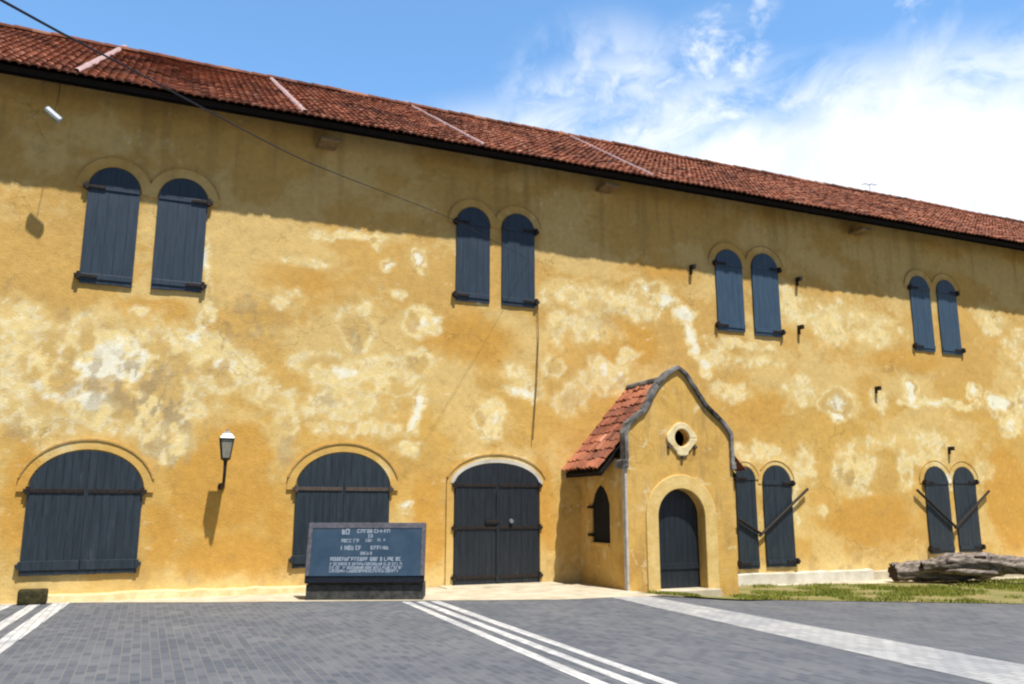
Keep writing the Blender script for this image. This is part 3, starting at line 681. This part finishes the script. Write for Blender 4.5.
mb = MB(); mb.box(0.002, SW-.002, -.025, -.001, PH-.10, PH, TP); mb.box(.002, fr, -.025, -.001, .12, PH-.101, TP); mb.box(SW-fr, SW-.002, -.025, -.001, .12, PH-.101, TP)
mb.build('frame', M['frame'], sign, bevel=.004)
pan = MB().box(fr+.003, SW-fr-.003, -.016, -.001, .12, PH-.104, TP).build('panel', M['panel'], sign)
PW = SW-2*fr
def rows(u0, u1, w, h, seed):
    """one line of small incised characters, u/w as fractions of the panel"""
    r = random.Random(seed); mb = MB(); u = fr+u0*PW; e = fr+u1*PW; wz = .12+w*(PH-.22)
    while u < e-h*.4:
        cw = h*r.uniform(.45, .8)
        if r.random() < .14: u += h*.4; continue
        sw = h*.15
        mb.box(u, u+sw, -.0195, -.017, wz, wz+h, TP)
        if r.random() < .75: mb.box(u+sw, u+cw, -.0195, -.017, wz+h-sw, wz+h, TP)
        if r.random() < .6: mb.box(u+sw, u+cw, -.0195, -.017, wz, wz+sw, TP)
        if r.random() < .5: mb.box(u+sw, u+cw*.9, -.0195, -.017, wz+h*.42, wz+h*.42+sw, TP)
        if r.random() < .5: mb.box(u+cw-sw, u+cw, -.0195, -.017, wz+sw, wz+h-sw, TP)
        u += cw+h*.2
    if mb.v: mb.build('lettering', M['letter'], pan)
rows(.27, .38, .87, .095, 1); rows(.41, .72, .90, .065, 2); rows(.50, .55, .80, .06, 31)
rows(.27, .44, .70, .06, 3); rows(.48, .56, .71, .05, 4); rows(.60, .70, .72, .05, 32); rows(.27, .47, .54, .075, 5); rows(.54, .70, .55, .065, 6)
rows(.45, .56, .44, .05, 7)
rows(.18, .82, .31, .065, 8); rows(.18, .83, .215, .05, 9); rows(.18, .83, .14, .05, 10); rows(.18, .80, .07, .05, 11)

# dark stone at the wall foot, far left
sx0, _ = W(20, 592); sx1, _ = W(49, 592)
mb = MB(); cx = (sx0+sx1)/2
bm = bmesh.new(); bmesh.ops.create_cube(bm, size=1); bmesh.ops.subdivide_edges(bm, edges=bm.edges[:], cuts=5, use_grid_fill=True)
for v in bm.verts:
    c = v.co; f = .10*(fbm(np.array([c.x*3+5]), np.array([c.y*3+c.z*2+9]))[0]-.5)
    l = max(abs(c.x), abs(c.y), abs(c.z)); k = .5/max(1e-6, (abs(c.x)**6+abs(c.y)**6+abs(c.z)**6)**(1/6)); c *= (k*2*l*.5+.5)+f
    v.co = Vector((cx+c.x*(sx1-sx0), -.22+c.y*.26, .12+c.z*.26))
bm.verts.index_update(); mb.add([tuple(v.co) for v in bm.verts], [tuple(v.index for v in f.verts) for f in bm.faces]); bm.free()
st = mb.build('stone_block', M['rock'], smooth=True); tag(st, 'dark mossy stone block at the wall foot under the leftmost shutters', 'stone')

# weathered logs on the grass verge
def log(name, path, rad, mat, parent=None, hollow=None, squash=.85, seg=36, sd=0, n=60):
    P = [Vector(p) for p in path]; pts = []; rs = []
    for i in range(n+1):
        t = i/n*(len(P)-1); k = min(int(t), len(P)-2); f = t-k; pts.append(P[k].lerp(P[k+1], f)); rs.append(rad[k]*(1-f)+rad[k+1]*f)
    mb = MB(); vs = []
    for i, p in enumerate(pts):
        d = (pts[min(i+1, n)]-pts[max(i-1, 0)]).normalized(); a = d.cross(Vector((0, 0, 1))).normalized(); b = a.cross(d)
        for k in range(seg):
            t = 2*math.pi*k/seg
            q = fbm(np.array([math.cos(t)*1.6+sd+9, ]), np.array([math.sin(t)*1.6+i*.09+4]), 4)[0]; q2 = vnoise(np.array([k*1.7+sd]), np.array([i*.10]))[0]
            q3 = abs(math.sin(t*3.5+sd+i*.045+2*q))**.45; q4 = vnoise(np.array([k*.9+sd*3]), np.array([i*.33]))[0]; r = rs[i]*(.36+.60*q+.26*q2+.30*q3+.20*(q4-.5)); vs.append(p+a*math.cos(t)*r+b*math.sin(t)*r*squash)
    fs = [(i*seg+k, i*seg+(k+1) % seg, (i+1)*seg+(k+1) % seg, (i+1)*seg+k) for i in range(n) for k in range(seg)]
    mb.add(vs, fs)
    o = mb.build(name, mat, parent, smooth=True)
    for e, i in ((-1, 0), (1, n)):
        m2 = MB()
        ring = vs[i*seg:(i+1)*seg]; c = sum(ring, Vector())/seg; dd = (pts[1]-pts[0]).normalized()*(.03 if e < 0 else -.03)
        m2.add([tuple(v) for v in ring]+[tuple(c+dd)], [(k, (k+1) % seg, seg) for k in range(seg)])
        m2.build('cut_end', M['log_dark'], o)
    return o
def G(px, py, z):                                  # ground position below a photo point, z above lawn
    g = on_z(px, py, -.22+z); return (g[0], g[1], -.22+z)
l1 = log('driftwood_log', [G(893, 572, .26), G(930, 571.5, .27), G(965, 571, .27), G(1003, 569.5, .27)], [.24, .27, .25, .17], M['log'], sd=3)
tag(l1, 'shorter grey driftwood log in front, its dark cut end facing left', 'log', 'driftwood logs lying on the grass')
b0 = l1.data.vertices[0].co
l2 = log('driftwood_log', [G(922, 566, .42), G(948, 563, .50), G(985, 563.5, .48), G(1024, 566, .44), G(1090, 568, .38)], [.14, .22, .25, .22, .17], M['log'], sd=8)
tag(l2, 'longer grey driftwood log behind, resting above the shorter one', 'log', 'driftwood logs lying on the grass')
kx = on_y(981, 557, G(985, 562, .52)[1]-.26)
MB().tube([(kx[0]-.17, G(985, 562, .52)[1]-.235, kx[1]), (kx[0]+.17, G(985, 562, .52)[1]-.235, kx[1]-.01)], [.03, .045], 8, .2).build('knot_hole', M['log_dark'], l2)
sp = G(965, 582, 0)
mb = MB(); mb.box(sp[0]-.16, sp[0]+.16, sp[1]+.05, sp[1]+.55, -.24, -.02)
s2 = mb.build('support_block', M['concrete'], bevel=.03); tag(s2, 'pale concrete block under the grey logs', 'block')
sp = G(1018, 578, 0)
mb = MB(); mb.box(sp[0]-.16, sp[0]+.9, sp[1]+.3, sp[1]+.7, -.24, .06)
s3 = mb.build('support_block', M['concrete'], bevel=.03); tag(s3, 'low pale block under the right end of the long log', 'block')

l3 = log('driftwood_log', [G(938, 571, .30), G(960, 571.5, .33), G(992, 573, .30)], [.07, .12, .08], M['log'], sd=14, squash=.6, seg=18, n=30)
l3.location.y = -.12; tag(l3, 'thin splintered driftwood piece leaning against the front of the grey logs', 'log', 'driftwood logs lying on the grass')
# cables
KN = [(7.74, -.06, 7.22), (6.95, -.8, 7.16), (4.99, -2.51, 7.03), (3.66, -3.68, 6.84), (2.39, -4.78, 6.64), (1.37, -5.68, 6.52), (-.41, -7.35, 6.42), (-1.03, -7.92, 6.385), (-1.63, -8.48, 6.36), (-5.5, -12., 6.30), (-10., -16.1, 6.5), (-16., -21.5, 7.2)]
path = []
for i in range(len(KN)-1):
    p_ = [Vector(KN[max(0, i-1)]), Vector(KN[i]), Vector(KN[i+1]), Vector(KN[min(len(KN)-1, i+2)])]
    for k in range(5):
        t = k/5; path.append(tuple(.5*((2*p_[1])+(p_[2]-p_[0])*t+(2*p_[0]-5*p_[1]+4*p_[2]-p_[3])*t*t+(3*p_[1]-p_[0]-3*p_[2]+p_[3])*t**3)))
path.append(KN[-1])
cb = MB().tube(path, [.004+.011*min(1, k/42)**1.6 for k in range(len(path))], 6).build('overhead_cable', M['cable'], smooth=True); tag(cb, 'black cable slung from the upper middle window out past the roof at left', 'cable')
def wall_cable(name, pts, r, label):
    ps = []
    for k, (px, py) in enumerate(pts):
        x, z = W(px, py); ps.append((x, -.045 if not (500 < px < 535 and py < 306) else -.075, z))
    o = MB().tube(ps, r, 5).build(name, M['thin']); tag(o, label, 'cable'); return o
M['thin'] = m_simple('brown_thin_wire', (.10, .07, .035), (.19, .13, .06), 10, .8, 0)
wall_cable('wall_cable', [(537, 305), (537.5, 340), (536, 380), (534, 410), (532, 440)], .012, 'thin brown wire running straight down the wall to the double door')

# tiny aerial on the ridge
ar = on_plane(870, 189, (0, RY, 0), np.array((0, 1., 0)))
an = MB(); an.tube([(ar[0], RY, RZ+.05), (ar[0], RY, RZ+.45)], .012, 5); an.tube([(ar[0]-.35, RY, RZ+.42), (ar[0]+.35, RY, RZ+.5)], .012, 5)
for k in (-.3, 0., .3): an.tube([(ar[0]+k, RY-.15, RZ+.45+k*.1), (ar[0]+k, RY+.15, RZ+.45+k*.1)], .008, 5)
ao = an.build('antenna', M['lamp_cap']); tag(ao, 'tiny thin aerial on the roof ridge against the white cloud', 'aerial')

# ------------------------------------------------------------------ light
EL, AZ = 65.3, 13.   # sun elevation; azimuth to the right of the wall's outward normal
sd = Vector((math.sin(R(AZ))*math.cos(R(EL)), -math.cos(R(AZ))*math.cos(R(EL)), math.sin(R(EL))))
L = bpy.data.lights.new('sun', 'SUN'); L.energy = 5.0; L.angle = R(.9); L.color = (1., .955, .88)
lo = bpy.data.objects.new('sun', L); COL.objects.link(lo); lo.rotation_euler = sd.to_track_quat('Z', 'Y').to_euler(); lo.location = (0, -10, 30)

w = bpy.data.worlds.new('World'); scene.world = w; w.use_nodes = True; nt = w.node_tree; nt.nodes.clear()
out = nt.nodes.new('ShaderNodeOutputWorld'); bg = nt.nodes.new('ShaderNodeBackground'); nt.links.new(bg.outputs[0], out.inputs[0])
sky = nt.nodes.new('ShaderNodeTexSky'); sky.sky_type = 'NISHITA'; sky.sun_disc = False; sky.sun_elevation = R(EL); sky.sun_rotation = R(180-AZ)
sky.air_density = 1.; sky.dust_density = .6; sky.ozone_density = 1.6
tc = nt.nodes.new('ShaderNodeTexCoord')
def vm(op, a, b=None):
    n = nt.nodes.new('ShaderNodeVectorMath'); n.operation = op; nt.links.new(a, n.inputs[0])
    if b is not None:
        if isinstance(b, (tuple, list)): n.inputs[1].default_value = b
        else: nt.links.new(b, n.inputs[1])
    return n.outputs['Value'] if op in ('DOT_PRODUCT', 'LENGTH') else n.outputs[0]
def mt(op, a, b=0., clamp=False):
    n = nt.nodes.new('ShaderNodeMath'); n.operation = op; n.use_clamp = clamp
    for i, v in enumerate((a, b)):
        if isinstance(v, (int, float)): n.inputs[i].default_value = v
        else: nt.links.new(v, n.inputs[i])
    return n.outputs[0]
dirv = vm('NORMALIZE', tc.outputs['Generated'])
def cn(s, d, r, dist, sc=(1, 1, 1), rot=(0, 0, 0)):
    mp = nt.nodes.new('ShaderNodeMapping'); mp.inputs['Scale'].default_value = sc; mp.inputs['Rotation'].default_value = rot; nt.links.new(dirv, mp.inputs[0])
    n = N(nt, 'ShaderNodeTexNoise', Scale=s, Detail=d, Roughness=r, Distortion=dist); nt.links.new(mp.outputs[0], n.inputs['Vector']); return n.outputs[0]
def sm(v, a, b):
    n = nt.nodes.new('ShaderNodeMapRange'); n.interpolation_type = 'SMOOTHSTEP'; nt.links.new(v, n.inputs[0]); n.inputs[1].default_value = a; n.inputs[2].default_value = b; return n.outputs[0]
def unit(px, py): r = ray(px, py); return r/np.linalg.norm(r)
def bank(pa, pb):          # plane through the eye that the cloud bank's upper edge follows, positive below it
    n = np.cross(unit(*pa), unit(*pb)); n /= np.linalg.norm(n)
    if np.dot(n, unit(900, 200)) < 0: n = -n
    return vm('DOT_PRODUCT', dirv, tuple(n))
big = mt('ADD', bank((540, 150), (1024, 52)), mt('MULTIPLY', mt('SUBTRACT', cn(5.5, 8, .55, .3), .5), .27))
big = mt('MULTIPLY', sm(big, -.035, .06), .96)
right = sm(vm('DOT_PRODUCT', dirv, tuple(np.cross(unit(600, 0), unit(600, 600))/np.linalg.norm(np.cross(unit(600, 0), unit(600, 600)))*-1)), -.05, .12) if False else None
# wisps: broad thin veil around a direction, broken by streaky noise
def blob(px, py, c0, c1): return sm(vm('DOT_PRODUCT', dirv, tuple(unit(px, py))), math.cos(R(c0)), math.cos(R(c1)))
veil = mt('MULTIPLY', mt('MULTIPLY', blob(530, 125, 17, 4), sm(bank((400, 115), (700, 5)), -.01, .05)), sm(cn(7., 8, .6, .5, (1.6, 1.6, 3.2), (0, R(25), 0)), .34, .64))
puff = mt('MULTIPLY', mt('MAXIMUM', mt('MAXIMUM', blob(722, 46, 3.6, .8), blob(745, 4, 2.5, .6)), mt('MAXIMUM', blob(915, 2, 2.6, .6), blob(650, 100, 5.5, 1))), sm(cn(17., 7, .6, .3), .45, .68))
patch = mt('MULTIPLY', blob(600, 140, 9, 2), sm(cn(11., 7, .55, .3), .38, .62))
hz2 = mt('MULTIPLY', mt('MULTIPLY', sm(bank((400, 100), (1024, 10)), -.01, .07), sm(cn(6., 8, .62, .6, (1.4, 1.4, 2.6), (0, R(-20), 0)), .30, .60)), .8)
den = mt('MAXIMUM', mt('MAXIMUM', mt('MAXIMUM', big, hz2), mt('MULTIPLY', puff, .8)), mt('MAXIMUM', mt('MULTIPLY', veil, .75), mt('MULTIPLY', patch, .75)), True)
# scattered fair-weather cloud elsewhere, so the sky is not empty in other directions
shade = ramp(nt, cn(6., 7, .6, .2), [(.3, (7.0, 7.7, 8.8)), (.58, (9.6, 9.8, 10.1))])
side = sm(vm('DOT_PRODUCT', dirv, (0, 1., 0)), -.2, .6)
skyc = mixc(nt, 1., sky.outputs[0], mixc(nt, side, (.50, .53, .57), (1.50, 2.00, 2.20)), 'MULTIPLY')
mixo = mixc(nt, den, skyc, shade)
nt.links.new(mixo, bg.inputs[0]); bg.inputs[1].default_value = .1

# ------------------------------------------------------------------ camera
cd = bpy.data.cameras.new('camera'); cd.sensor_width = 36; cd.lens = FPX/1024*36; cd.clip_end = 2000
co = bpy.data.objects.new('camera', cd); COL.objects.link(co)
mat = Matrix((( RT[0], UP[0], -FW[0]), (RT[1], UP[1], -FW[1]), (RT[2], UP[2], -FW[2]))).to_4x4(); mat.translation = Vector(CAM); co.matrix_world = mat
scene.camera = co
scene.view_settings.view_transform = 'Standard'; scene.view_settings.look = 'None'; scene.view_settings.gamma = 1; scene.view_settings.use_curve_mapping = False
scene.view_settings.exposure = .33
scene.cycles.filter_width = 2.2
scene.render.film_transparent = False
